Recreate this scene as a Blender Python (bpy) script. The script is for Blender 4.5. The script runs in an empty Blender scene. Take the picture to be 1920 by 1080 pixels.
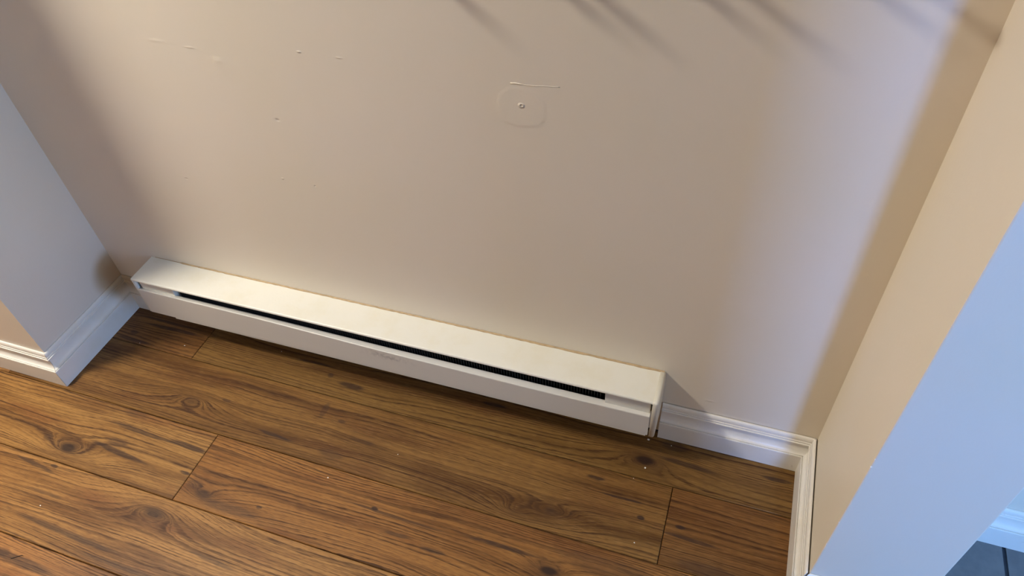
import bpy, bmesh, math, random
from mathutils import Vector
scene = bpy.context.scene
C = scene.collection
random.seed(7)

# ------------------------------------------------------------------ camera
cam_d = bpy.data.cameras.new('camera')
cam_d.sensor_width = 36.0
cam_d.lens = 36.0 * 1362.87 / 1920.0
cam_d.clip_start = 0.02
cam = bpy.data.objects.new('camera', cam_d)
cam.location = (1.1992, -1.0225, 1.5514)
cam.rotation_euler = (0.7658, 0.0593, 0.3297)
C.objects.link(cam)
scene.camera = cam

# ------------------------------------------------------------------ world, daylight, exposure
world = bpy.data.worlds.new('world')
scene.world = world
world.use_nodes = True
bg = world.node_tree.nodes['Background']
bg.inputs['Color'].default_value = (0.35, 0.55, 1.0, 1)
bg.inputs['Strength'].default_value = 1.0

def window_light(name, loc, rot, sx, sy, power, col, spread=180):
    d = bpy.data.lights.new(name, 'AREA')
    d.shape = 'RECTANGLE'; d.size = sx; d.size_y = sy
    d.energy = power; d.color = col; d.spread = math.radians(spread)
    o = bpy.data.objects.new(name, d); C.objects.link(o)
    o.location = loc; o.rotation_euler = rot
    return o
BLUE = (0.165, 0.40, 1.0)
# daylight through the tall narrow window in the front wall of the tiled hall, and the hall's side window
window_light('narrow_window_daylight', (2.15, -3.93, 1.15), (math.radians(90), 0, 0), 0.26, 1.9, 80, BLUE)
window_light('window_daylight', (3.93, -0.95, 1.35), (0, math.radians(90), 0), 1.3, 0.9, 58, (0.26, 0.52, 1.0))
LAMP_STRENGTH = 292.0
LAMP_COL = (1.0, 0.92, 0.78)

vs = scene.view_settings
vs.view_transform = 'Standard'; vs.look = 'None'; vs.gamma = 1.0
vs.use_curve_mapping = False
vs.exposure = 0.0

# ------------------------------------------------------------------ sizes (metres)
XL, XR = -0.4501, 1.479          # niche side walls
YJ, YS = 0.3048, 0.3141          # depth of the left wall return and of the right stub
TS = 0.1958                      # thickness of the right stub
YH = 0.059                       # hall wall stands this far in front of the niche wall
CEIL = 2.5
YB, XW = -5.2, -4.5              # wall behind the camera, end of the room on the left
YP = -1.62                       # end of the added partition that blocks part of the hall daylight
XJ = 1.65                        # hall face of the added partition
XE, YF = 4.0, -4.0               # hall side wall and front wall
HB = 0.1196                      # baseboard height
PW, YA = 0.19, 0.1422            # plank width, first joint line

# ------------------------------------------------------------------ node helper
class N:
    def __init__(s, name):
        s.m = bpy.data.materials.new(name); s.m.use_nodes = True
        s.t = s.m.node_tree; s.t.nodes.clear()
        s.out = s.t.nodes.new('ShaderNodeOutputMaterial')
        s.b = s.t.nodes.new('ShaderNodeBsdfPrincipled')
        s.t.links.new(s.b.outputs[0], s.out.inputs[0])
        g = s.t.nodes.new('ShaderNodeNewGeometry'); s.pos = g.outputs['Position']
        sp = s.t.nodes.new('ShaderNodeSeparateXYZ'); s.t.links.new(s.pos, sp.inputs[0])
        s.x, s.y, s.z = sp.outputs
    def put(s, sock, v):
        if isinstance(v, (int, float)):
            sock.default_value = v
        elif isinstance(v, (tuple, list)):
            sock.default_value = tuple(v) + ((1,) if len(v) == 3 and len(sock.default_value) == 4 else ())
        else:
            s.t.links.new(v, sock)
    def M(s, op, a, b=0.0, c=0.0):
        n = s.t.nodes.new('ShaderNodeMath'); n.operation = op
        for i, v in enumerate((a, b, c)): s.put(n.inputs[i], v)
        return n.outputs[0]
    def add(s, a, b): return s.M('ADD', a, b)
    def sub(s, a, b): return s.M('SUBTRACT', a, b)
    def mul(s, a, b): return s.M('MULTIPLY', a, b)
    def mad(s, a, b, c): return s.M('MULTIPLY_ADD', a, b, c)
    def vec(s, x, y, z=0.0):
        n = s.t.nodes.new('ShaderNodeCombineXYZ')
        for i, v in enumerate((x, y, z)): s.put(n.inputs[i], v)
        return n.outputs[0]
    def noise(s, v, scale=1.0, detail=2.0, rough=0.5, dist=0.0):
        n = s.t.nodes.new('ShaderNodeTexNoise')
        s.put(n.inputs['Vector'], v); n.inputs['Scale'].default_value = scale
        n.inputs['Detail'].default_value = detail; n.inputs['Roughness'].default_value = rough
        n.inputs['Distortion'].default_value = dist
        return n.outputs['Fac']
    def step(s, v, a, b, lo=0.0, hi=1.0):
        n = s.t.nodes.new('ShaderNodeMapRange'); n.interpolation_type = 'SMOOTHSTEP'
        s.put(n.inputs['Value'], v)
        n.inputs['From Min'].default_value = a; n.inputs['From Max'].default_value = b
        n.inputs['To Min'].default_value = lo; n.inputs['To Max'].default_value = hi
        return n.outputs[0]
    def mix(s, f, a, b, mode='MIX'):
        n = s.t.nodes.new('ShaderNodeMix'); n.data_type = 'RGBA'; n.blend_type = mode
        s.put(n.inputs[0], f); s.put(n.inputs[6], a); s.put(n.inputs[7], b)
        return n.outputs[2]
    def gauss(s, cx, cy, sx, sy, x=None, y=None, shear=0.0):
        dx = s.sub(x or s.x, cx); dy = s.sub(y or s.y, cy)
        if shear: dy = s.mad(dx, -shear, dy)
        a = s.mul(dx, 1.0 / sx); b = s.mul(dy, 1.0 / sy)
        r = s.mad(a, a, s.mul(b, b))
        return s.M('POWER', 2.718, s.mul(r, -1.0))
    def ellip(s, cx, cy, sx, sy, x=None, y=None):
        dx = s.mul(s.sub(x or s.x, cx), 1.0 / sx); dy = s.mul(s.sub(y or s.y, cy), 1.0 / sy)
        return s.M('SQRT', s.mad(dx, dx, s.mul(dy, dy)))
    def bump(s, h, dist=0.001, strength=1.0):
        n = s.t.nodes.new('ShaderNodeBump')
        n.inputs['Strength'].default_value = strength; n.inputs['Distance'].default_value = dist
        s.t.links.new(h, n.inputs['Height'])
        s.t.links.new(n.outputs[0], s.b.inputs['Normal'])
    def base(s, v): s.put(s.b.inputs['Base Color'], v)
    def rough(s, v): s.put(s.b.inputs['Roughness'], v)

# ------------------------------------------------------------------ materials
def warm_cast_mix(n, col):
    """warm light cast (local white balance) painted into the colour at the inner corner"""
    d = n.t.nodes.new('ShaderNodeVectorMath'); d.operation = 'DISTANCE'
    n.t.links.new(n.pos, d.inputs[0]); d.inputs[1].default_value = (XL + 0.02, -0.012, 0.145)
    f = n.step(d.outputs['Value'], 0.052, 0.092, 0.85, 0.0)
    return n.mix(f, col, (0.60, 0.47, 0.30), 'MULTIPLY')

def wall_mat(name, col, marks=False, warm_cast=False):
    n = N(name)
    big = n.noise(n.vec(n.x, n.y, n.z), 2.2, 3)
    c = n.mix(n.step(big, 0.35, 0.65), col, tuple(k * f for k, f in zip(col, (0.985, 0.985, 0.95))))
    if warm_cast: c = warm_cast_mix(n, c)
    n.base(c)
    n.rough(0.48)
    n.b.inputs['Specular IOR Level'].default_value = 0.35
    p = n.vec(n.x, n.y, n.z)
    h = n.mad(n.noise(p, 300, 2), 0.22, n.mul(n.noise(p, 45, 3), 0.5))
    if marks:
        # patched screw hole with a ring of filler, little bumps and nicks in the paint
        r = n.ellip(0.822, 0.864, 0.050, 0.042, n.x, n.z)
        rr = n.add(r, n.mul(n.sub(n.noise(p, 25, 2), 0.5), 0.35))
        h = n.add(h, n.mul(n.step(rr, 0.82, 1.0, 0.9, 0.0), 0.95))
        hole = n.ellip(0.8235, 0.8700, 0.0048, 0.0042, n.x, n.z)
        h = n.add(h, n.mul(n.sub(n.step(hole, 0.5, 1.5, 3.6, 0.0), n.step(hole, 0.15, 0.7, 6.0, 0.0)), 1.0))
        for (cx, cz, sx, sz, a) in [(0.207, 0.879, 0.009, 0.006, 1.6), (0.224, 0.868, 0.022, 0.012, 0.9),
                (0.399, 0.920, 0.004, 0.002, 2.4), (0.481, 0.918, 0.006, 0.002, 1.4), (-0.019, 0.551, 0.004, 0.002, -2.2),
                (0.26, 0.605, 0.003, 0.002, 2.0), (0.30, 0.76, 0.005, 0.003, -1.8), (0.34, 0.60, 0.002, 0.002, -2.5),
                (1.235, 0.165, 0.009, 0.003, 1.4), (0.07, 0.905, 0.016, 0.004, 1.0), (0.15, 0.90, 0.010, 0.002, 1.0)]:
            h = n.add(h, n.mul(n.gauss(cx, cz, sx, sz, n.x, n.z), a))
    n.bump(h, 0.0007, 0.8)
    return n.m

def paint_mat(name, col, rough=0.35, warm_cast=False, wear=0.0):
    n = N(name)
    p = n.vec(n.x, n.y, n.z)
    w = n.noise(p, 14, 4, 0.6)
    c = n.mix(n.step(w, 0.45, 0.75), col, tuple(k * f for k, f in zip(col, (0.97, 0.955, 0.91))))
    if wear:
        g = n.noise(p, 70, 4, 0.7)
        c = n.mix(n.step(g, 0.66, 0.74, 0.0, wear), c, (0.30, 0.26, 0.20))
    if warm_cast: c = warm_cast_mix(n, c)
    n.base(c); n.rough(rough)
    n.b.inputs['Specular IOR Level'].default_value = 0.5
    n.bump(n.noise(p, 180, 2), 0.0004, 0.5)
    return n.m

WALL = (0.80, 0.72, 0.615)
M_wall = wall_mat('beige_wall_paint', WALL)
M_wall_back = wall_mat('beige_wall_paint_patched', WALL, marks=True)
M_wall_left = wall_mat('beige_wall_paint_warm_cast', WALL, warm_cast=True)  # paint colour carries the warm light cast near the inner corner
M_ceil = wall_mat('ceiling_paint', (0.62, 0.61, 0.59))
M_trim = paint_mat('white_trim_paint', (0.85, 0.82, 0.76), 0.30, warm_cast=True, wear=0.25)
M_heat = paint_mat('cream_enamel', (0.82, 0.80, 0.715), 0.38)
M_heatw = paint_mat('cream_enamel_end', (0.78, 0.76, 0.68), 0.38, wear=0.35)

def front_panel_mat():
    n = N('cream_enamel_scuffed')
    p = n.vec(n.x, n.y, n.z)
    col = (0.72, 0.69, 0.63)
    # grey scuff left by a shoe, halfway along the panel
    wob = n.add(n.z, n.mul(n.sub(n.noise(n.vec(n.x, 0.0, 3.0), 60, 3), 0.5), 0.05))
    a = n.gauss(0.47, 0.163, 0.05, 0.007, n.x, wob)
    b = n.gauss(0.45, 0.172, 0.03, 0.006, n.x, wob)
    f = n.mul(n.M('MAXIMUM', a, b), n.step(n.noise(p, 90, 3), 0.35, 0.6, 0.0, 0.42))
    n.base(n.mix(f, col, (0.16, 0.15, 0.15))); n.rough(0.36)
    n.bump(n.noise(p, 60, 2), 0.0004, 0.4)
    return n.m
M_front = front_panel_mat()

def plain(name, col, rough=0.5, metal=0.0, var=0.15):
    n = N(name)
    f = n.noise(n.vec(n.x, n.y, n.z), 60, 3)
    n.base(n.mix(f, tuple(c * (1 - var) for c in col), tuple(min(1, c * (1 + var)) for c in col)))
    n.rough(rough); n.b.inputs['Metallic'].default_value = metal
    return n.m
M_dark = plain('dark_gap', (0.012, 0.010, 0.009), 0.9)
M_fin = plain('dusty_dark_fins', (0.05, 0.045, 0.04), 0.6, 0.3)
M_caulk = plain('yellowed_caulk', (0.50, 0.36, 0.20), 0.6, 0.0, 0.35)
M_chip = plain('paint_chip_white', (0.85, 0.82, 0.76), 0.7)
M_fibre = plain('dark_fibre', (0.03, 0.02, 0.015), 0.7)
M_sub = plain('underlay', (0.02, 0.013, 0.008), 0.9)
M_metal = plain('brushed_nickel', (0.45, 0.43, 0.40), 0.35, 1.0)
M_rail = plain('dark_stained_rail', (0.12, 0.07, 0.04), 0.5)
M_grout = plain('dark_grout', (0.035, 0.04, 0.05), 0.9)

def tile_mat():
    n = N('slate_grey_tile')
    p = n.vec(n.x, n.y, n.z)
    f = n.noise(p, 18, 5, 0.65)
    n.base(n.mix(n.step(f, 0.3, 0.7), (0.12, 0.125, 0.13), (0.165, 0.165, 0.165)))
    n.rough(0.45); n.bump(n.noise(p, 120, 4), 0.0006, 0.6)
    return n.m
M_tile = tile_mat()

def glass_mat():
    n = N('window_glass')
    n.base((0.9, 0.95, 1.0)); n.rough(0.03)
    n.b.inputs['Transmission Weight'].default_value = 1.0
    return n.m
M_glass = glass_mat()

def lamp_mat():
    n = N('lit_lamp_glass')
    n.base((0.9, 0.85, 0.75)); n.rough(0.4)
    n.put(n.b.inputs['Emission Color'], LAMP_COL)
    n.b.inputs['Emission Strength'].default_value = LAMP_STRENGTH
    return n.m
M_lamp = lamp_mat()

# --- oak laminate: growth-ring contours of a height field that bulges round each knot
def wood_mat(name, seed, tint=(1, 1, 1), knots=(), streaks=(), warmth=0.5, ringf=118.0, cath=0.036):
    n = N(name)
    sx = seed * 3.137
    wx = n.add(n.x, sx)
    # wandering grain
    lo = n.noise(n.vec(n.mul(wx, 1.3), n.mul(n.y, 9.0), seed), 1.0, 1.5)
    mid = n.noise(n.vec(n.mul(wx, 5.0), n.mul(n.y, 30.0), seed + 3), 1.0, 2.0)
    fine = n.noise(n.vec(n.mul(wx, 30.0), n.mul(n.y, 160.0), seed + 6), 1.0, 2.0)
    h = n.mad(n.sub(lo, 0.5), cath * 2.0, n.y)
    h = n.mad(n.sub(mid, 0.5), 0.0085, h)
    h = n.mad(n.sub(fine, 0.5), 0.0034, h)
    core = None; halo = None
    for (kx, ky, s, d) in knots:      # position, size, darkness
        wob = n.mad(n.sub(mid, 0.5), 0.018 * s, n.y)
        g1 = n.gauss(kx, ky, 0.13 * s, 0.040 * s, None, wob)
        g2 = n.gauss(kx, ky, 0.040 * s, 0.017 * s, None, wob)
        sgn = 1 if (int(kx * 1000) % 2) else -1
        h = n.mad(g1, 0.034 * s * sgn, h)
        h = n.mad(g2, 0.022 * s * sgn, h)
        e = n.ellip(kx, ky, 0.028 * s, 0.0140 * s, None, wob)
        e = n.add(e, n.mul(n.sub(fine, 0.5), 0.9))
        cc = n.step(e, 0.45, 1.15, d, 0.0)
        hh = n.mul(n.gauss(kx - 0.004 * s, ky, 0.066 * s, 0.026 * s, None, wob), n.mul(n.step(fine, 0.25, 0.6, 0.6, 1.0), d * 0.9))
        core = cc if core is None else n.M('MAXIMUM', core, cc)
        halo = hh if halo is None else n.M('MAXIMUM', halo, hh)
    hn = n.noise(n.vec(n.mul(h, 34.0), seed * 1.7, 0.0), 1.0, 2.0)      # uneven ring spacing
    ph = n.mad(h, ringf, n.mul(hn, 4.0))
    t = n.M('FRACT', ph)
    wn = n.t.nodes.new('ShaderNodeTexWhiteNoise'); wn.noise_dimensions = '1D'
    n.put(wn.inputs['W'], n.add(n.M('FLOOR', ph), seed * 13.3))
    each = n.step(wn.outputs['Value'], 0.05, 0.80, 0.35, 1.0)
    line = n.mul(n.mul(n.step(t, 0.35, 0.84), n.step(t, 0.88, 1.0, 1.0, 0.0)), each)
    ph2 = n.mad(h, ringf * 2.3, n.mul(hn, 8.0))
    t2 = n.M('FRACT', ph2)
    wn2 = n.t.nodes.new('ShaderNodeTexWhiteNoise'); wn2.noise_dimensions = '1D'
    n.put(wn2.inputs['W'], n.add(n.M('FLOOR', ph2), seed * 7.1))
    line2 = n.mul(n.mul(n.step(t2, 0.40, 0.80), n.step(t2, 0.85, 1.0, 1.0, 0.0)), n.step(wn2.outputs['Value'], 0.2, 1.0))
    # how strongly the rings show drifts along and across the board
    vis = n.step(n.noise(n.vec(n.mul(wx, 2.2), n.mul(n.y, 26.0), seed + 9), 1.0, 2.0), 0.32, 0.52, 0.26, 1.0)
    brk = n.step(n.noise(n.vec(n.mul(wx, 26.0), n.mul(n.y, 300.0), seed + 12), 1.0, 2.0), 0.30, 0.62, 0.45, 1.0)
    ringd = n.mul(n.mul(line, vis), brk)
    ringd2 = n.mul(n.mul(line2, brk), 0.72)
    ringd = n.M('MINIMUM', n.add(ringd, ringd2), 1.0)
    # broad colour drift: honey, brown, reddish
    d1 = n.noise(n.vec(n.mul(wx, 1.8), n.mul(n.y, 20.0), seed + 15), 1.0, 3.0, 0.6)
    d2 = n.noise(n.vec(n.mul(wx, 3.2), n.mul(n.y, 13.0), seed + 18), 1.0, 2.0)
    honey = (0.415 * tint[0], 0.222 * tint[1], 0.076 * tint[2])
    brown = (0.175 * tint[0], 0.079 * tint[1], 0.022 * tint[2])
    red = (0.240 * tint[0], 0.100 * tint[1], 0.034 * tint[2])
    col = n.mix(n.step(d1, 0.36 + 0.1 * (1 - warmth), 0.66 + 0.1 * (1 - warmth)), honey, brown)
    col = n.mix(n.step(d2, 0.52, 0.74, 0.0, 0.7), col, red)
    # pores: short dashes along the grain
    po = n.noise(n.vec(n.mul(wx, 42.0), n.mul(n.y, 900.0), seed + 21), 1.0, 1.0)
    col = n.mix(n.step(po, 0.50, 0.72, 0.0, 0.55), col, (0.080, 0.030, 0.009))
    pl = n.noise(n.vec(n.mul(wx, 30.0), n.mul(n.y, 700.0), seed + 27), 1.0, 1.0)
    col = n.mix(n.step(pl, 0.58, 0.76, 0.0, 0.30), col, (0.50, 0.29, 0.115))
    col = n.mix(n.mul(ringd, 0.93), col, (0.050, 0.018, 0.005))
    if halo is not None:
        col = n.mix(halo, col, (0.060, 0.026, 0.012))
    for (ax, ay, lx, ly, d, *tilt) in streaks:    # mineral streaks and cracks
        wob = n.mad(n.sub(mid, 0.5), 0.012, n.mad(n.sub(fine, 0.5), 0.004, n.y))
        g = n.gauss(ax, ay, lx, ly, None, wob, tilt[0] if tilt else 0.0)
        col = n.mix(n.mul(n.step(g, 0.08, 0.55, 0.0, d), n.step(fine, 0.25, 0.55, 0.7, 1.0)), col, (0.036, 0.018, 0.013))
    if core is not None:
        col = n.mix(core, col, (0.030, 0.015, 0.010))
    n.base(col)
    n.rough(n.mad(ringd, 0.12, 0.42))
    n.b.inputs['Specular IOR Level'].default_value = 0.25
    n.bump(n.mul(po, -0.6), 0.0005, 0.55)
    return n.m

# ------------------------------------------------------------------ mesh helpers
def tag(o, label=None, cat=None, group=None, kind=None):
    if label: o['label'] = label
    if cat: o['category'] = cat
    if group: o['group'] = group
    if kind: o['kind'] = kind
    return o

def obj(name, verts, faces, mat, parent=None, smooth=False, bevel=0.0, seg=2):
    me = bpy.data.meshes.new(name); me.from_pydata([tuple(v) for v in verts], [], faces)
    bm = bmesh.new(); bm.from_mesh(me)
    bmesh.ops.recalc_face_normals(bm, faces=bm.faces)
    if bevel:
        bmesh.ops.bevel(bm, geom=list(bm.edges), offset=bevel, segments=seg, affect='EDGES', profile=0.6, clamp_overlap=True)
    bm.to_mesh(me); bm.free()
    if smooth:
        for p in me.polygons: p.use_smooth = True
    me.materials.append(mat)
    o = bpy.data.objects.new(name, me); C.objects.link(o)
    if parent: o.parent = parent
    return o

def boxv(x0, x1, y0, y1, z0, z1):
    v = [(x0,y0,z0),(x1,y0,z0),(x1,y1,z0),(x0,y1,z0),(x0,y0,z1),(x1,y0,z1),(x1,y1,z1),(x0,y1,z1)]
    f = [(0,3,2,1),(4,5,6,7),(0,1,5,4),(1,2,6,5),(2,3,7,6),(3,0,4,7)]
    return v, f
def box(name, x0, x1, y0, y1, z0, z1, mat, parent=None, bevel=0.0, seg=2):
    return obj(name, *boxv(x0, x1, y0, y1, z0, z1), mat, parent, bevel=bevel, seg=seg)
def boxes(name, lst, mat, parent=None):
    V, F = [], []
    for b in lst:
        v, f = boxv(*b); k = len(V); V += v; F += [tuple(i + k for i in q) for q in f]
    return obj(name, V, F, mat, parent)
def empty(name, loc):
    o = bpy.data.objects.new(name, None); o.location = loc; C.objects.link(o); return o
def child(o, parent):
    """parent while keeping the mesh where it was written (world coordinates)"""
    o.parent = parent; o.matrix_parent_inverse = parent.matrix_basis.inverted(); return o

# ------------------------------------------------------------------ room shell
def structure(o, label, cat): return tag(o, label, cat, kind='structure')
structure(box('wall_back', XL, XR, 0.0, 0.12, 0, CEIL, M_wall_back), 'beige painted wall with a patched screw hole behind the heater', 'wall')
structure(box('wall_left', XW, XL, -YJ, 0.12, 0, CEIL, M_wall_left, bevel=0.0), 'beige wall return on the left, its side bluish in daylight', 'wall')
structure(box('wall_right', XR, XR + TS, -YS, 0.12, 0, CEIL, M_wall, bevel=0.0025), 'thick beige stub wall on the right with a blue-lit end', 'wall')
structure(box('wall_hall', XR + TS, XE, -YH, 0.12, 0, CEIL, M_wall), 'blue-lit hall wall beyond the stub wall', 'wall')
structure(box('wall_front', XW, XJ - 0.12, YB - 0.12, YB, 0, CEIL, M_wall), 'beige wall behind the camera', 'wall')
structure(box('wall_end', XW - 0.12, XW, YB - 0.12, 0.12, 0, CEIL, M_wall), 'beige wall at the far left end of the room', 'wall')
structure(box('wall_daylight_blocker', XJ - 0.12, XJ, YB - 0.12, YP, 0, CEIL, M_wall), 'added unseen partition that trims the daylight on the back wall', 'wall')  # added out of view to block daylight and shape its patch
# hall front wall with a tall narrow window, hall side wall with a window
D0, D1, DH = 2.0, 2.3, 2.12
W0, W1, WZ0, WZ1 = -1.42, -0.48, 0.68, 2.02
o = boxes('wall_hall_front', [(XJ, D0, YF - 0.12, YF, 0, CEIL), (D1, XE, YF - 0.12, YF, 0, CEIL), (D0, D1, YF - 0.12, YF, DH, CEIL)], M_wall)
structure(o, 'hall wall round the tall narrow window', 'wall')
o = boxes('wall_hall_side', [(XE, XE + 0.12, YF - 0.12, W0, 0, CEIL), (XE, XE + 0.12, W1, 0.12, 0, CEIL), (XE, XE + 0.12, W0, W1, 0, WZ0), (XE, XE + 0.12, W0, W1, WZ1, CEIL)], M_wall)
structure(o, 'hall wall round the side window', 'wall')
structure(box('ceiling', XW - 0.12, XE + 0.12, YB - 0.12, 0.12, CEIL, CEIL + 0.1, M_ceil), 'plain white ceiling', 'ceiling')
dr = empty('window_2', ((D0 + D1) / 2, YF, 0)); structure(dr, 'tall narrow window at the front of the hall', 'window')
child(boxes('window_frame', [(D0, D0 + 0.04, YF - 0.10, YF - 0.03, 0, DH), (D1 - 0.04, D1, YF - 0.10, YF - 0.03, 0, DH), (D0 + 0.04, D1 - 0.04, YF - 0.10, YF - 0.03, DH - 0.04, DH), (D0 + 0.04, D1 - 0.04, YF - 0.10, YF - 0.03, 0, 0.12)], M_trim), dr)
child(box('pane', D0 + 0.04, D1 - 0.04, YF - 0.07, YF - 0.062, 0.12, DH - 0.04, M_glass), dr)
wn = empty('window_1', (XE, (W0 + W1) / 2, WZ0)); structure(wn, 'side window of the hall', 'window')
child(boxes('window_frame', [(XE + 0.03, XE + 0.10, W0, W0 + 0.04, WZ0, WZ1), (XE + 0.03, XE + 0.10, W1 - 0.04, W1, WZ0, WZ1), (XE + 0.03, XE + 0.10, W0 + 0.04, W1 - 0.04, WZ0, WZ0 + 0.04), (XE + 0.03, XE + 0.10, W0 + 0.04, W1 - 0.04, WZ1 - 0.04, WZ1)], M_trim), wn)
child(box('pane', XE + 0.06, XE + 0.068, W0 + 0.04, W1 - 0.04, WZ0 + 0.04, WZ1 - 0.04, M_glass), wn)

# raised smear of filler above the patched hole (part of the back wall)
wb = bpy.data.objects['wall_back']
V, F = [], []
pts = [(0.806,0.9105,0.0022),(0.815,0.9118,0.0026),(0.822,0.9112,0.0022),(0.830,0.9110,0.0012),(0.850,0.9112,0.0014),(0.870,0.9135,0.0012),(0.885,0.9142,0.0014),(0.893,0.9146,0.0008)]
for x, z, r in pts: V += [(x, 0.0, z + r * 0.8), (x, -r * 0.30, z), (x, 0.0, z - r * 0.8)]
for i in range(len(pts) - 1):
    a = 3 * i; F += [(a, a+1, a+4, a+3), (a+1, a+2, a+5, a+4), (a+2, a, a+3, a+5)]
F += [(0, 2, 1), (len(V)-3, len(V)-2, len(V)-1)]
obj('filler_ridge', V, F, M_wall, wb, smooth=True)

# nicks in the paint along the stub wall's corner
for z, q in ((0.518, 0.0030), (0.540, 0.0022), (0.331, 0.0016), (0.246, 0.0018)):
    x, y = XR + 0.0004, -YS + 0.0004
    V = [(x - q * 0.35, y, z), (x, y - q * 0.35, z), (x + q, y - q * 0.1, z + q * 0.2), (x - q * 0.1, y + q, z - q * 0.2), (x + q * 0.2, y + q * 0.2, z + q * 0.9), (x + q * 0.2, y + q * 0.2, z - q * 1.1)]
    obj('paint_nick', V, [(0, 1, 4), (1, 2, 4), (3, 0, 4), (1, 0, 5), (2, 1, 5), (0, 3, 5), (2, 3, 4), (3, 2, 5)], M_chip, bpy.data.objects['wall_right'])

# ------------------------------------------------------------------ wooden floor, plank by plank
fl = box('floor', XW - 0.12, XR + 0.099, YB - 0.12, 0.12, -0.03, -0.0095, M_sub)
structure(fl, 'brown oak laminate floor of wide planks with knots', 'floor')
def ry(i): return -(YA + PW * i)      # joint lines: A=0, B=1, C=2, D=3
wood = {
 # row 0, along the heater
 'r0a': dict(seed=1, tint=(0.55, 0.48, 0.38), warmth=0.25, knots=[], streaks=[(-0.27,-0.065,0.09,0.006,0.85),(-0.36,-0.131,0.05,0.006,0.7),(-0.30,-0.045,0.10,0.004,0.7),(-0.38,-0.105,0.012,0.006,0.6)]),
 'r0b': dict(seed=2, tint=(0.51, 0.51, 0.40), warmth=0.55, knots=[(1.12,-0.092,0.95,0.98)],
   streaks=[(0.20,-0.055,0.05,0.004,0.8),(0.33,-0.098,0.035,0.007,0.8),(0.26,-0.083,0.008,0.006,0.7),(0.72,-0.045,0.03,0.005,0.8),(1.22,-0.075,0.06,0.006,0.75,-0.05),(1.18,-0.035,0.03,0.010,0.6),(1.42,-0.055,0.03,0.005,0.8)]),
 # row 1
 'r1a': dict(seed=3, tint=(0.60, 0.56, 0.42), warmth=0.7, knots=[(-0.06,-0.262,0.9,0.30),(0.865,-0.306,0.9,0.12),(0.945,-0.285,0.8,0.30)],
   streaks=[(0.215,-0.292,0.045,0.005,0.85,-0.06),(0.30,-0.187,0.008,0.022,0.45),(0.36,-0.205,0.01,0.004,0.6),(0.03,-0.235,0.012,0.004,0.6),(1.02,-0.172,0.02,0.004,0.85),(1.09,-0.205,0.05,0.003,0.8),(1.14,-0.238,0.008,0.004,0.9),(0.38,-0.300,0.03,0.012,0.35),(0.44,-0.243,0.03,0.006,0.4)]),
 'r1b': dict(seed=4, tint=(0.50, 0.42, 0.31), warmth=0.2, knots=[], streaks=[(1.228,-0.235,0.010,0.004,0.9),(1.25,-0.258,0.06,0.004,0.8),(1.30,-0.315,0.06,0.012,0.45)]),
 # row 2
 'r2a': dict(seed=5, tint=(0.88, 0.85, 0.72), warmth=0.7, knots=[(-0.283,-0.480,0.95,0.88)],
   streaks=[(-0.12,-0.385,0.10,0.005,0.75,-0.02),(0.02,-0.385,0.05,0.008,0.8,-0.05),(-0.14,-0.453,0.08,0.006,0.8,-0.08),(-0.17,-0.430,0.03,0.010,0.5),(0.055,-0.452,0.014,0.004,0.85),(-0.18,-0.345,0.03,0.010,0.35),(-0.36,-0.470,0.012,0.010,0.5)]),
 'r2b': dict(seed=6, tint=(0.77, 0.64, 0.47), warmth=0.45, knots=[(0.135,-0.487,0.95,0.62),(0.979,-0.418,0.8,0.95)],
   streaks=[(0.22,-0.500,0.07,0.010,0.5),(0.10,-0.470,0.02,0.012,0.5),(0.285,-0.478,0.007,0.004,0.9),(0.55,-0.398,0.008,0.004,0.9),(0.60,-0.402,0.12,0.003,0.7),(0.86,-0.395,0.08,0.005,0.8),(1.1,-0.372,0.10,0.02,0.4),(0.63,-0.44,0.03,0.004,0.6),(0.72,-0.452,0.03,0.004,0.6)]),
 # row 3
 'r3a': dict(seed=7, tint=(0.90, 0.83, 0.70), warmth=0.65, knots=[(0.05,-0.562,1.15,0.62)],
   streaks=[(-0.33,-0.545,0.06,0.005,0.7,-0.1),(-0.28,-0.535,0.01,0.004,0.8),(-0.12,-0.668,0.14,0.006,0.65,-0.02),(0.08,-0.695,0.12,0.005,0.55),(0.25,-0.62,0.06,0.005,0.55,-0.06),(-0.25,-0.60,0.05,0.004,0.5)]),
 # row 4
 'r4a': dict(seed=8, tint=(0.88, 0.73, 0.62), warmth=0.35, knots=[], streaks=[(-0.18,-0.755,0.10,0.010,0.7,-0.02),(-0.23,-0.748,0.02,0.008,0.6)]),
}
wm = {k: wood_mat('oak_plank_' + k, **v) for k, v in wood.items()}
spare = [wood_mat('oak_plank_spare_%d' % i, seed=20 + i, tint=t, warmth=0.5) for i, t in enumerate([(1, .95, .9), (0.8, .74, .7), (1.05, 1, .95)])]
G = 0.0007
def plank(x0, x1, i, mat):
    y1 = ry(i - 1) - G if i > 0 else -0.002
    y0 = ry(i) + G
    if y0 < YB: y0 = YB + 0.002
    x0 += G; x1 -= G; c = 0.0014; zt = 0.0; zb = -0.009
    v = [(x0,y0,zb),(x1,y0,zb),(x1,y1,zb),(x0,y1,zb),(x0,y0,zt-c),(x1,y0,zt-c),(x1,y1,zt-c),(x0,y1,zt-c),
         (x0+c,y0+c,zt),(x1-c,y0+c,zt),(x1-c,y1-c,zt),(x0+c,y1-c,zt)]
    f = [(0,3,2,1),(8,9,10,11)]
    for a in range(4):
        b = (a + 1) % 4
        f += [(a, b, b+4, a+4), (a+4, b+4, b+8, a+8)]
    obj('plank', v, f, mat, fl)
XN, XT = XL, XR + 0.098
J1, J2, J3, LP = -0.1527, 0.0707, 1.1954, 1.83
plank(XN, J1, 0, wm['r0a']); plank(J1, XR, 0, wm['r0b'])
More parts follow.
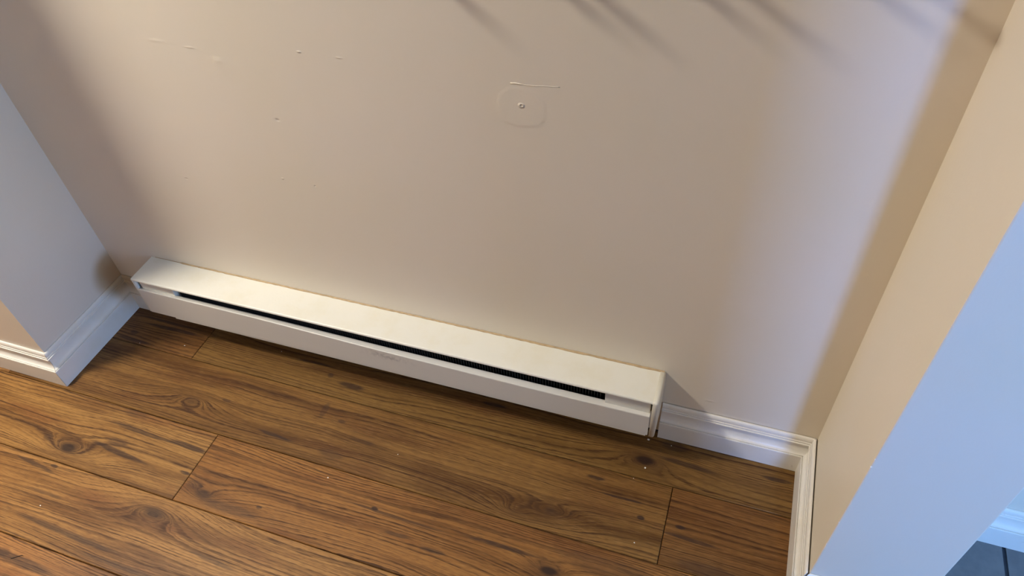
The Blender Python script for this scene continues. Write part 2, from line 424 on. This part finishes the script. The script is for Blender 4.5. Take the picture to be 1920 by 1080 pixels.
plank(XW, J3 - LP, 1, spare[1]); plank(J3 - LP, J3, 1, wm['r1a']); plank(J3, XR, 1, wm['r1b'])
plank(XW, J2 - LP, 2, spare[0]); plank(J2 - LP, J2, 2, wm['r2a']); plank(J2, XT, 2, wm['r2b'])
plank(XW, J3 - 2.25, 3, spare[1]); plank(J3 - 2.25, J3 - 0.42, 3, wm['r3a']); plank(J3 - 0.42, XT, 3, spare[2])
plank(XW, -0.95, 4, spare[2]); plank(-0.95, 0.88, 4, wm['r4a']); plank(0.88, XT, 4, spare[0])
k = 0
for i in range(5, 28):
    off = (-1.3, -0.5, -1.0)[i % 3]
    for a, b in ((XW, off - LP), (off - LP, off), (off, off + LP), (off + LP, XT)):
        plank(a, min(b, XT), i, spare[k % 3]); k += 1

# ------------------------------------------------------------------ hall floor of slate-grey tiles
tf = box('floor_hall', XR + 0.0995, XE + 0.12, YF - 0.12, 0.12, -0.03, -0.003, M_grout)
structure(tf, 'slate grey tiled hall floor with dark grout', 'floor')
TX, TP, TG = 1.883, 0.305, 0.004
ix = 0
for i in range(-1, 7):
    for j in range(0, 13):
        x0 = TX + TP * i + TG; x1 = TX + TP * (i + 1) - TG
        y1 = -0.065 - TP * j; y0 = y1 - TP + 2 * TG
        x1 = min(x1, XE - 0.002); y0 = max(y0, YF + 0.002)
        if x1 - x0 < 0.02 or y1 - y0 < 0.02: continue
        if x0 < XJ and y0 < YP: x0 = max(x0, XJ + 0.002)
        box('tile', x0, x1, y0, y1, -0.0029, 0.0, M_tile, tf)

# ------------------------------------------------------------------ baseboards (moulded profile, mitred)
PROF = [(0.0, 0.0), (0.0190, 0.0), (0.0190, 0.0595), (0.0187, 0.0615), (0.0178, 0.0626), (0.0168, 0.0622), (0.0162, 0.0606), (0.0154, 0.0608)]
for q in range(0, 9):                 # hollow ogee rising to the wall
    a = q / 8.0 * math.pi / 2
    PROF.append((0.0152 - 0.0100 * math.sin(a) ** 0.9, 0.0640 + 0.0250 * (1 - math.cos(a))))
PROF += [(0.0052, 0.0965), (0.0098, 0.0976), (0.0112, 0.0990), (0.0110, 0.1014), (0.0092, 0.1022), (0.0086, 0.1010), (0.0082, 0.1036), (0.0088, 0.1046),
         (0.0084, 0.1066), (0.0070, 0.1072), (0.0064, 0.1062), (0.0061, 0.1088), (0.0068, 0.1098), (0.0064, 0.1140), (0.0050, 0.1178), (0.0030, HB), (0.0, HB)]
def board(name, a, b, nrm, s=0, e=0, label='', z=0.0):
    """a->b along the wall in plan, nrm into the room; s/e = +1 inner mitre, -1 outer mitre, 0 square"""
    a = Vector(a); b = Vector(b); n = Vector(nrm); d = (b - a).normalized()
    V = []
    for dd, zz in PROF:
        p = a + d * (s * dd) + n * dd; V.append((p.x, p.y, zz + z))
    for dd, zz in PROF:
        p = b - d * (e * dd) + n * dd; V.append((p.x, p.y, zz + z))
    k = len(PROF)
    F = [(i, (i + 1) % k, (i + 1) % k + k, i + k) for i in range(k)]
    F += [tuple(range(k - 1, -1, -1)), tuple(range(k, 2 * k))]
    o = obj(name, V, F, M_trim)
    return structure(o, label, 'baseboard')
eps = 0.0006
board('baseboard_left_front', (XW, -YJ - eps), (XL, -YJ - eps), (0, -1), 0, -1, 'white moulded baseboard on the front of the left wall return')
board('baseboard_left', (XL + eps, -YJ), (XL + eps, 0), (1, 0), -1, 1, 'white moulded baseboard along the bluish side of the left wall return')
board('baseboard_back', (XL, -eps), (-0.2868, -eps), (0, -1), 1, 0, 'short white baseboard piece in the corner left of the heater')
board('baseboard_back', (1.1348, -0.0016), (XR - 0.003, -0.0016), (0, -1), 0, 1, 'white moulded baseboard on the back wall right of the heater')
board('baseboard_right', (XR - 0.0035, -0.0006), (XR - 0.0035, -YS - 0.001), (-1, 0), 1, -1, 'cream baseboard along the inner face of the right stub wall')
board('baseboard_right_end', (XR + 0.001, -YS - 0.001), (XR + TS, -YS - 0.001), (0, -1), -1, -1, 'bluish baseboard round the end of the right stub wall')
board('baseboard_hall_side', (XR + TS + eps, -YS), (XR + TS + eps, -YH), (1, 0), -1, 1, 'baseboard on the hall side of the stub wall')
board('baseboard_hall', (XR + TS, -YH - eps), (XE, -YH - eps), (0, -1), 1, 0, 'bright blue-lit baseboard of the tiled hall')
board('baseboard_front', (XW, YB + eps), (XJ - 0.12, YB + eps), (0, 1), 0, 0, 'white baseboard of the wall behind the camera')

# ------------------------------------------------------------------ electric baseboard heater
HX0, HX1, HD, HZ, HZB = -0.2809, 1.1320, 0.0908, 0.2335, 0.106
ht = empty('baseboard_heater', ((HX0 + HX1) / 2, 0.0, HZB))
tag(ht, 'long cream metal baseboard heater mounted low on the beige wall', 'heater')
def hchild(o, label=None):
    child(o, ht)
    if label: o['label'] = label
    return o
def extrude_x(name, prof, x0, x1, mat, smooth=False, zfun=None, nseg=1):
    """closed (y,z) profile swept along x; zfun(x) shifts z of points flagged True"""
    V, F = [], []; k = len(prof)
    for s in range(nseg + 1):
        x = x0 + (x1 - x0) * s / nseg
        for p in prof:
            z = p[1] + (zfun(x, p[2]) if (zfun and len(p) > 2 and p[2]) else 0.0)
            V.append((x, p[0], z))
    for s in range(nseg):
        for i in range(k):
            a = s * k + i; b = s * k + (i + 1) % k
            F.append((a, b, b + k, a + k))
    F += [tuple(range(k - 1, -1, -1)), tuple(range(nseg * k, nseg * k + k))]
    return obj(name, V, F, mat, smooth=smooth)
# top cover: sheet folded down at the front with a small rounded lip
tp = [(-0.0008, HZ), (-HD + 0.0035, HZ), (-HD + 0.0012, HZ - 0.0009), (-HD, HZ - 0.0032), (-HD, HZ - 0.0055), (-HD + 0.0014, HZ - 0.0055),
      (-HD + 0.0014, HZ - 0.0035), (-HD + 0.004, HZ - 0.0016), (-0.0008, HZ - 0.0016)]
hchild(extrude_x('top_cover', tp, HX0, HX1 - 0.0125, M_heat))
# front panel: vertical face, rolled top edge, lip sloping back into the slot; it hangs lower towards the right
def lerp_pts(pts, x):
    for (a, u), (b, v) in zip(pts, pts[1:]):
        if a <= x <= b: return u + (v - u) * (x - a) / (b - a)
    return pts[0][1] if x < pts[0][0] else pts[-1][1]
FOLD = [(-0.28, 0.1965), (0.10, 0.1935), (0.46, 0.1830), (0.85, 0.1785), (1.13, 0.1790)]
LIP = [(-0.28, 0.1900), (0.10, 0.1890), (0.46, 0.1835), (0.85, 0.1822), (1.13, 0.1815)]
def sag(x, flag): return lerp_pts(FOLD if flag == 1 else LIP, x)
def front_profile(th=0.0012):
    f = -HD - 0.0002
    o = [(f, HZB, 0), (f, -0.0022, 1), (f + 0.0006, -0.0007, 1), (f + 0.0018, 0.0, 1), (f + 0.0150, 0.0, 2)]
    i = [(f + 0.0154, -0.0012, 2), (f + 0.0026, -0.0014, 1), (f + th, -0.0028, 1), (f + th, HZB + 0.002, 0), (f + 0.012, HZB + 0.002, 0), (f + 0.012, HZB, 0)]
    return o + i
hchild(extrude_x('front_panel', front_profile(), HX0 + 0.0055, 1.1165, M_front, zfun=sag, nseg=24), 'cream front panel with a grey scuff mark')
# back plate, bottom pan
hchild(box('back_plate', HX0 + 0.002, HX1 - 0.014, -0.0035, -0.0006, HZB + 0.002, HZ - 0.0025, M_heat))
hchild(box('bottom_pan', -0.196, HX1 - 0.02, -HD + 0.0012, -0.004, 0.0995, 0.1045, M_heat))
# left end plate (thin sheet) and right end cap (rounded box open behind)
lp_ = [(-0.0008, HZ - 0.0020), (-HD + 0.001, HZ - 0.0020), (-HD + 0.001, HZB - 0.001), (-0.0008, HZB - 0.001)]
hchild(extrude_x('end_plate', lp_, HX0, HX0 + 0.0016, M_heat))
hchild(box('end_tab', HX0 + 0.0018, HX0 + 0.0048, -HD + 0.0018, -HD + 0.010, HZB + 0.004, HZ - 0.009, M_heat))
def cap():
    # rounded in front-top corner and at the outer edge
    f = -HD - 0.0008; r = 0.006; P = [(-0.0008, HZB - 0.002), (f, HZB - 0.002)]
    for q in range(6):
        a = q / 5 * math.pi / 2
        P.append((f + r - r * math.cos(a), HZ + 0.0012 - r + r * math.sin(a)))
    P.append((-0.0008, HZ + 0.0012))
    V, F = [], []; k = len(P); x0, x1 = HX1 - 0.0125, HX1
    cy = sum(p[0] for p in P) / k; cz = sum(p[1] for p in P) / k
    secs = [(x0, 0.0)]
    rr = 0.0045
    for q in range(5):
        a = q / 4 * math.pi / 2
        secs.append((x1 - rr + rr * math.sin(a), rr * (1 - math.cos(a))))
    for x, ins in secs:
        for p in P:
            y = p[0] + (ins if p[0] < cy else 0); z = p[1] + (-ins if p[1] > cz else ins)
            V.append((x, y, z))
    for s in range(len(secs) - 1):
        for i in range(k):
            a = s * k + i; b = s * k + (i + 1) % k; F.append((a, b, b + k, a + k))
    F += [tuple(range(k - 1, -1, -1)), tuple(range((len(secs) - 1) * k, len(secs) * k))]
    o = obj('end_cap', V, F, M_heatw)
    for p in o.data.polygons: p.use_smooth = len(p.vertices) == 4
    return o
hchild(cap(), 'rounded cream end cap with worn edges')
# wiring boxes that close the slot at both ends
hchild(box('wiring_box', HX0 + 0.0135, -0.160, -HD + 0.0090, -0.006, 0.150, HZ - 0.0030, M_heat, bevel=0.0012))
hchild(box('wiring_box', 1.0125, 1.1150, -HD + 0.0090, -0.006, 0.150, HZ - 0.0030, M_heat, bevel=0.0012))
# heating element with fins inside the slot
el = hchild(boxes('element_fins', [(x, x + 0.0009, -0.072, -0.012, 0.140, 0.214) for x in [(-0.150 + 0.0068 * i) for i in range(170)]], M_fin), 'dark heating element fins inside the slot')
el['kind'] = 'stuff'
hchild(box('inner_case', -0.158, 1.011, -0.0765, -0.0040, 0.120, 0.1380, M_dark))
hchild(box('inner_back', -0.158, 1.011, -0.0060, -0.0038, 0.139, HZ - 0.0040, M_dark))
# line of yellowed caulk along the back of the top cover
random.seed(3)
V, F = [], []; nn = 120
for i in range(nn + 1):
    x = HX0 + 0.012 + (HX1 - HX0 - 0.016) * i / nn
    w = 0.0022 + 0.0016 * random.random() + 0.0012 * (i / nn); hgt = 0.0024 + 0.0014 * random.random()
    if i < 8: w *= 0.4; hgt *= 0.5
    V += [(x, -0.0003, HZ + 0.0002), (x, -w, HZ + 0.0002), (x, -w * 0.6, HZ + hgt * 0.7), (x, -0.0003, HZ + hgt)]
for i in range(nn):
    a = 4 * i
    for j in range(4):
        b = (j + 1) % 4; F.append((a + j, a + b, a + b + 4, a + j + 4))
F += [(0, 1, 2, 3), (4*nn+3, 4*nn+2, 4*nn+1, 4*nn)]
hchild(obj('caulk_line', V, F, M_caulk), 'yellowed caulk line along the wall')

# ------------------------------------------------------------------ ceiling lamp (warm, left of the picture)
LX, LY = -0.97, -0.77
lm = empty('ceiling_light', (LX, LY, CEIL)); tag(lm, 'warm flush dome ceiling light left of the niche', 'lamp')
def dome(name, r, z0, depth, mat, n=24, m=6):
    V, F = [], []
    for j in range(m):
        a = j / m * math.pi / 2
        for i in range(n):
            t = i / n * 2 * math.pi
            V.append((LX + r * math.cos(a) * math.cos(t), LY + r * math.cos(a) * math.sin(t), z0 - depth * math.sin(a)))
    V.append((LX, LY, z0 - depth))
    for j in range(m - 1):
        for i in range(n):
            F.append((j*n+i, j*n+(i+1) % n, (j+1)*n+(i+1) % n, (j+1)*n+i))
    for i in range(n): F.append(((m-1)*n+i, (m-1)*n+(i+1) % n, m*n))
    F.append(tuple(range(n)))
    return child(obj(name, V, F, mat, smooth=True), lm)
def ring(name, r, z0, z1, mat, n=32):
    V = [(LX + r * math.cos(i / n * 2 * math.pi), LY + r * math.sin(i / n * 2 * math.pi), z) for z in (z0, z1) for i in range(n)]
    F = [(i, (i+1) % n, n + (i+1) % n, n + i) for i in range(n)] + [tuple(range(n)), tuple(range(n, 2*n))]
    return child(obj(name, V, F, mat), lm)
ring('lamp_base', 0.17, CEIL - 0.03, CEIL - 0.0005, M_metal)
dome('lamp_shade', 0.15, CEIL - 0.031, 0.10, M_lamp)

# ------------------------------------------------------------------ coat rail above the picture, whose pegs throw the streaks on the wall
rk = empty('coat_rail', (0.95, 0.0, 1.17)); tag(rk, 'dark coat rail with long metal pegs on the beige wall above the heater', 'coat rack')
child(box('rail_board', 0.35, 1.42, -0.016, -0.0008, 1.175, 1.245, M_rail, bevel=0.003), rk)
def peg(x, z, l, r=0.006, dx=0.0, n=10):
    V = []
    for (f, rr) in ((0.0, r * 1.2), (1.0, r), (1.0, 0.0)):
        for i in range(n):
            a = i / n * 2 * math.pi
            V.append((x + dx * f + rr * math.cos(a), -0.015 - l * f, z + rr * math.sin(a)))
    F = []
    for s in range(2):
        for i in range(n): F.append((s*n+i, s*n+(i+1) % n, (s+1)*n+(i+1) % n, (s+1)*n+i))
    F.append(tuple(range(n)))
    me = obj('peg', V, F, M_metal, smooth=True)
    return child(me, rk)
for x, z, l in [(0.564, 1.19, 0.083), (0.735, 1.20, 0.080), (0.793, 1.19, 0.083), (0.930, 1.205, 0.074), (0.993, 1.205, 0.086), (1.145, 1.215, 0.073), (1.212, 1.215, 0.080)]:
    peg(x, z, l)

# ------------------------------------------------------------------ crumbs on the floor
random.seed(11)
def chip(x, y, r, label):
    V, F = [], []; n = 6
    for z, s in ((0.0003, 1.0), (r * 0.6, 0.8)):
        for i in range(n):
            a = i / n * 2 * math.pi; q = r * s * (0.75 + 0.5 * random.random())
            V.append((x + q * math.cos(a) * 1.15, y + q * math.sin(a) * 0.85, z))
    F = [(i, (i+1) % n, n + (i+1) % n, n + i) for i in range(n)] + [tuple(range(n)), tuple(range(n, 2*n))]
    tag(obj('paint_chip', V, F, M_chip), label, 'paint chip', 'white crumbs on the wood floor')
for x, y, r, lb in [
    (1.116, -0.034, 0.0034, 'largest white paint chip, on the floor below the heater end cap'),
    (1.124, -0.112, 0.0028, 'white paint chip lying on the dark knot near the heater end'),
    (1.172, -0.035, 0.0016, 'tiny white paint chip beside the back wall baseboard'),
    (-0.201, -0.107, 0.0020, 'white paint chip on the dark plank below the heater left end'),
    (-0.336, -0.136, 0.0012, 'tiny pale crumb beside the left baseboard'),
    (0.084, -0.047, 0.0013, 'tiny pale crumb in the shade under the heater front'),
    (0.405, -0.359, 0.0022, 'white paint chip on the reddish plank right of the butt joint'),
    (1.139, -0.300, 0.0018, 'white paint chip near the right butt joint of the planks'),
    (0.541, -0.251, 0.0013, 'tiny pale crumb in the middle of the floor'),
    (-0.232, -0.631, 0.0018, 'white paint chip on the plank nearest the lower left'),
    (1.104, -0.147, 0.0013, 'tiny pale crumb on the joint line below the dark knot')]:
    chip(x, y, r * 0.82, lb)
# short dark fibre lying at the lower left
V, F = [], []; n = 6
P0 = [(-0.198, -0.757), (-0.190, -0.751), (-0.181, -0.744), (-0.175, -0.743)]
for q, (x, y) in enumerate(P0):
    for i in range(n):
        a = i / n * 2 * math.pi
        V.append((x + 0.0004 * math.cos(a), y - 0.0006 * math.cos(a), 0.0011 + 0.0007 * math.sin(a) + (0.002 if q == 3 else 0)))
for q in range(3):
    for i in range(n): F.append((q*n+i, q*n+(i+1) % n, (q+1)*n+(i+1) % n, (q+1)*n+i))
F += [tuple(range(n)), tuple(range(3*n, 4*n))]
tag(obj('dark_fibre', V, F, M_fibre), 'short dark fibre lying on the plank at the lower left', 'fibre')
